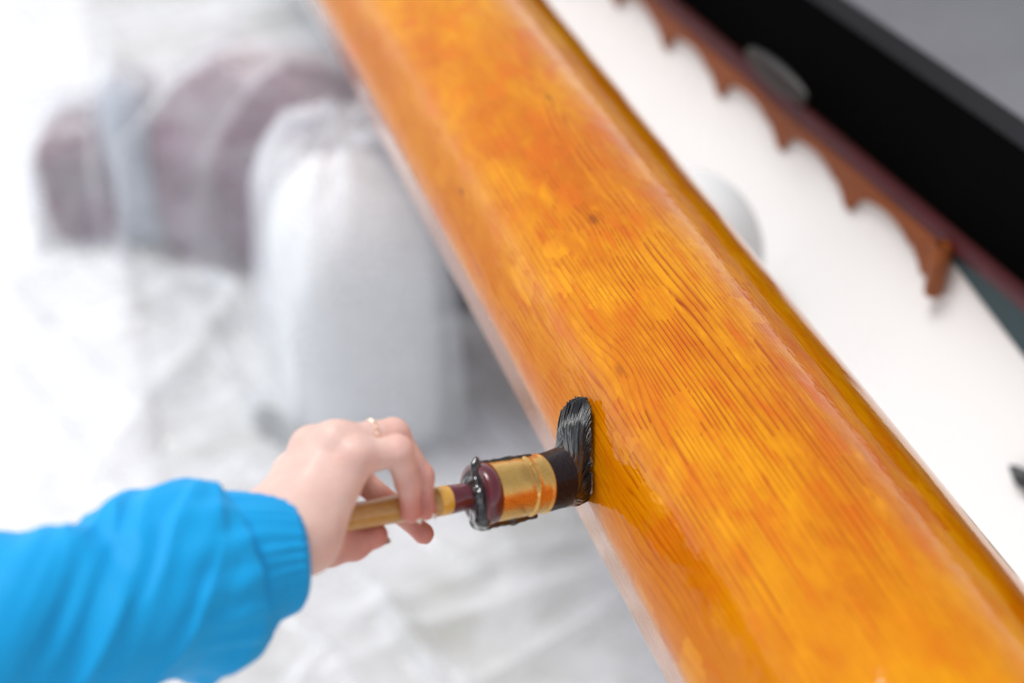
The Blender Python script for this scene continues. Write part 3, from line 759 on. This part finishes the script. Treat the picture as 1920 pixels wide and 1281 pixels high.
def archblock(name, c, yaw, w, l, h, r, mat):
    """block whose top is rounded along its width (like a padded roll); long axis = local Y"""
    pts = [(-w / 2, 0)]
    for a in np.linspace(math.pi, 0, 25):
        pts.append((w / 2 * math.copysign(abs(math.cos(a)) ** .95, math.cos(a)), (h - r) + r * math.sin(a)))
    pts.append((w / 2, 0)); pts = [(x, z) for x, z in pts]
    V = []; ny = 14
    for i in range(ny):
        f = i / (ny - 1) * 2 - 1; y = l / 2 * f; k = 1 - .10 * abs(f) ** 8
        for x, z in pts: V.append((x * k, y, z * (1 - .03 * abs(f) ** 8)))
    F = [tuple(f) for f in grid_faces(ny, len(pts), closev=True)] + [tuple(range(len(pts)))[::-1], tuple((ny - 1) * len(pts) + i for i in range(len(pts)))]
    o = mesh(name, V, F, mat); o.location = c; o.rotation_euler = (0, 0, yaw); return o
WM = paint('white_padding', (.84, .84, .83), .6, .03)
def gp(px, py, z=0): q = ground_pt(px, py, z); return (q.x, q.y, 0)
b1c = (-.262, 1.87, 0)
b1 = superbox('wrapped_bundle', b1c, R(18), .125, .16, .460, 3.4, WM, .40)
tag(b1, 'white padded bundle with rounded top under plastic, left of the mast', 'bundle')
fc = P(1272, 490, 1.68)
pr2 = [(-.115 * math.cos(a_2), .10 * math.sin(a_2) + .0001) for a_2 in np.linspace(0, math.pi / 2, 24)] + [(.03, .099), (.08, .098), (.13, .09), (.17, .065), (.19, .02)]
b2 = lathe('round_fender', [(s_, r_) for s_, r_ in pr2], fc, Vector((0, 0, -1)), WM)
tag(b2, 'white round fender hanging upright between the mast and the hull', 'fender')
dkc = gp(862, 525)
dc_ = superbox('crate', dkc, R(10), .085, .10, .19, 5, paint('dark_blue_plastic', (.035, .038, .06), .4), .15)
tag(dc_, 'dark blue-black crate under plastic between white bundle and mast', 'crate')
MP = M('maroon_canvas'); c = MP.coord(); n = MP.noise(c, 7, 4, .65)
MP.P(Base_Color=MP.mix(MP.mapr(n, .38, .62), (.10, .008, .035), (.24, .10, .16)), Roughness=.7)
c1 = superbox('cushion', gp(520, 420), R(-12), .22, .17, .36, 3.0, MP.m, .5)
tag(c1, 'large maroon cushion showing through the plastic behind the white bundle', 'cushion', 'maroon cushions')
c2 = superbox('cushion', gp(180, 400), R(10), .085, .12, .22, 3.5, MP.m, .3)
tag(c2, 'small maroon cushion under plastic farthest left in the photo', 'cushion', 'maroon cushions')
PB = paint('pale_blue_plastic', (.46, .52, .58), .5, .1)
c3 = superbox('canister', gp(280, 425), R(5), .055, .06, .32, 2.4, PB, .25)
tag(c3, 'pale blue canister standing under plastic between the two maroon cushions', 'canister')
rg = superbox('rag', gp(520, 815), R(-40), .055, .02, .05, 2.2, paint('olive_rag', (.08, .08, .06), .8, .3), .8)
tag(rg, 'small crumpled olive rag under plastic beyond the knuckles', 'rag')

# ------------------------------------------------------------------ plastic dust sheet draped over them
def mx2(a, b, k): return -smin(-a, -b, k)
items = [(b1c, R(18), .130, .165, .50, .13, 'arch2'), (dkc, R(10), .085, .10, .19, .03, 'box'),
         (gp(520, 420), R(-12), .22, .17, .365, .14, 'dome'), (gp(180, 400), R(10), .085, .12, .225, .06, 'dome'), (gp(280, 425), R(5), .055, .06, .33, .05, 'dome'), (gp(520, 815), R(-40), .055, .02, .055, .03, 'dome')]
nx, ny = 420, 520
SX = np.linspace(0, 1, nx); Y = np.linspace(.75, 3.9, ny); SG, GY = np.meshgrid(SX, Y, indexing='ij')
XL = -.82 - .30 * (GY - 1.6) + .03 * vnoise(np.stack([GY * 3, GY * 0, GY * 0], -1), 61); GX = XL + (.62 - XL) * SG
def height(GX, GY):
    Hh = np.full(GX.shape, .012)
    wob = vnoise(np.stack([GX * 4, GY * 4, GX * 0], -1), 31) * .03
    for (c, yaw, hx, hy, h, rd, kind) in items:
        dx, dy = GX - c[0], GY - c[1]; lx = dx * math.cos(yaw) + dy * math.sin(yaw); ly = -dx * math.sin(yaw) + dy * math.cos(yaw)
        ox, oy = np.maximum(np.abs(lx) - hx, 0), np.maximum(np.abs(ly) - hy, 0); dist = np.hypot(ox, oy)
        if kind == 'arch': top = h - rd + rd * np.sqrt(np.clip(1 - np.clip(np.abs(lx) / hx, 0, 1) ** 2.3, 0, 1))
        elif kind == 'arch2': top = h - rd * np.clip(np.hypot(lx / hx, ly / hy) / 1.15, 0, 1.25) ** 3
        else: top = h - rd * np.clip(np.maximum(np.abs(lx) / hx, np.abs(ly) / hy), 0, 1) ** 2.5
        ang = np.arctan2(ly, lx); crk = 1 + .18 * np.sin(ang * 5 + 2 * vnoise(np.stack([GX * 3, GY * 3, GX * 0], -1), 17))
        hh = top + .022 - ((12 if kind == 'arch2' else 6) * crk) * dist / (1 + .9 * dist) - wob * (dist > 0) * np.clip(dist * 20, 0, 1)
        Hh = mx2(Hh, hh, .035)
    return Hh
Hh = height(GX, GY)
# wrinkles: long creases, direction varies
a = .55; u = GX * math.cos(a) + GY * math.sin(a); v = -GX * math.sin(a) + GY * math.cos(a)
n1 = 1 - np.abs(vnoise(np.stack([u * 1.6 + 3, v * 7, u * 0], -1), 41)); n2 = 1 - np.abs(vnoise(np.stack([u * 4, v * 17, u * 0 + 3], -1), 42))
a = -.9; u = GX * math.cos(a) + GY * math.sin(a); v = -GX * math.sin(a) + GY * math.cos(a)
n3 = 1 - np.abs(vnoise(np.stack([u * 2.2, v * 9, u * 0 + 7], -1), 43)); n4 = vnoise(np.stack([GX * 30, GY * 30, GX * 0], -1), 44)
Hh = Hh + .016 * n1 ** 6 + .005 * n2 ** 4 + .012 * n3 ** 7 + .0005 * n4
for (x0_, y0_, x1_, y1_, am_, wd_) in [(600, 1180, 1180, 1010, .03, .014), (640, 1245, 1150, 1085, .025, .02), (730, 1120, 840, 1290, .035, .010), (560, 1290, 740, 1125, .03, .012),
        (150, 620, 480, 580, .05, .03), (200, 900, 470, 590, .05, .025), (240, 500, 560, 660, .05, .03), (300, 560, 480, 780, .04, .02), (215, 60, 250, 480, .05, .02), (330, 130, 480, 330, .04, .02),
        (430, 110, 580, 330, .04, .018), (820, 640, 1000, 900, .03, .02), (900, 880, 1080, 960, .03, .02), (450, 620, 640, 700, .04, .016)]:
    a_p, b_p = np.array(ground_pt(x0_, y0_)[:2]), np.array(ground_pt(x1_, y1_)[:2]); ab_ = b_p - a_p; L_ = ab_ @ ab_
    t_ = ((GX - a_p[0]) * ab_[0] + (GY - a_p[1]) * ab_[1]) / L_; tc_ = np.clip(t_, 0, 1)
    wv2 = .02 * vnoise(np.stack([GX * 5, GY * 5, GX * 0], -1), 51)
    ds_ = np.hypot(GX - a_p[0] - tc_ * ab_[0] + wv2, GY - a_p[1] - tc_ * ab_[1] + wv2)
    Hh = Hh + am_ * np.exp(-np.abs(ds_ / wd_) ** 1.3) * np.sin(np.clip(tc_ * .9 + .05, 0, 1) * math.pi) ** .5
Hh = .003 + (Hh - .003) * np.clip(SG / .035, 0, 1) ** .7
lb_ = np.hypot(GX - b1c[0], GY - b1c[1]); ab2_ = np.arctan2(GY - b1c[1], GX - b1c[0])
Hh = Hh + .016 * np.exp(-(lb_ / .2) ** 4) * (np.abs(np.sin(ab2_ * 4 + 1.5 * vnoise(np.stack([GX * 9, GY * 9, GX * 0], -1), 81))) ** 4 + .6 * vnoise(np.stack([(GX + GY) * 8, (GX - GY) * 30, GX * 0], -1), 82))
VV = np.stack([GX, GY, Hh], -1).reshape(-1, 3)
PL = M('clear_plastic_film'); c = PL.coord(); n = PL.noise(c, 9, 4, .6, .5); n2 = PL.noise(c, 60, 3, .6)
PL.P(Base_Color=(.86, .88, .92), Roughness=.13, Normal=PL.bump(PL.math('ADD', n, PL.math('MULTIPLY', n2, .2)), .6, .012), Specular_IOR_Level=.6)
tp = PL.new('BsdfTransparent'); tp.inputs[0].default_value = (.97, .98, 1, 1); mxs = PL.new('MixShader')
lw = PL.new('LayerWeight'); lw.inputs[0].default_value = .35
PL.set(mxs.inputs[0], PL.math('ADD', PL.mapr(n, .3, .7, .14, .40), PL.math('MULTIPLY', lw.outputs['Facing'], .5), clamp=True)); PL.L.new(tp.outputs[0], mxs.inputs[1]); PL.L.new(PL.p.outputs[0], mxs.inputs[2]); PL.L.new(mxs.outputs[0], PL.out.inputs[0])
sh = npmesh('plastic_sheet', VV, grid_faces(nx, ny), PL.m)
tag(sh, 'clear crinkled plastic dust sheet draped over the bundles and floor', 'sheet')

for o in S.objects:
    if o.type == 'MESH': o.data.validate()
S.render.engine = 'CYCLES'; S.cycles.transparent_max_bounces = 16
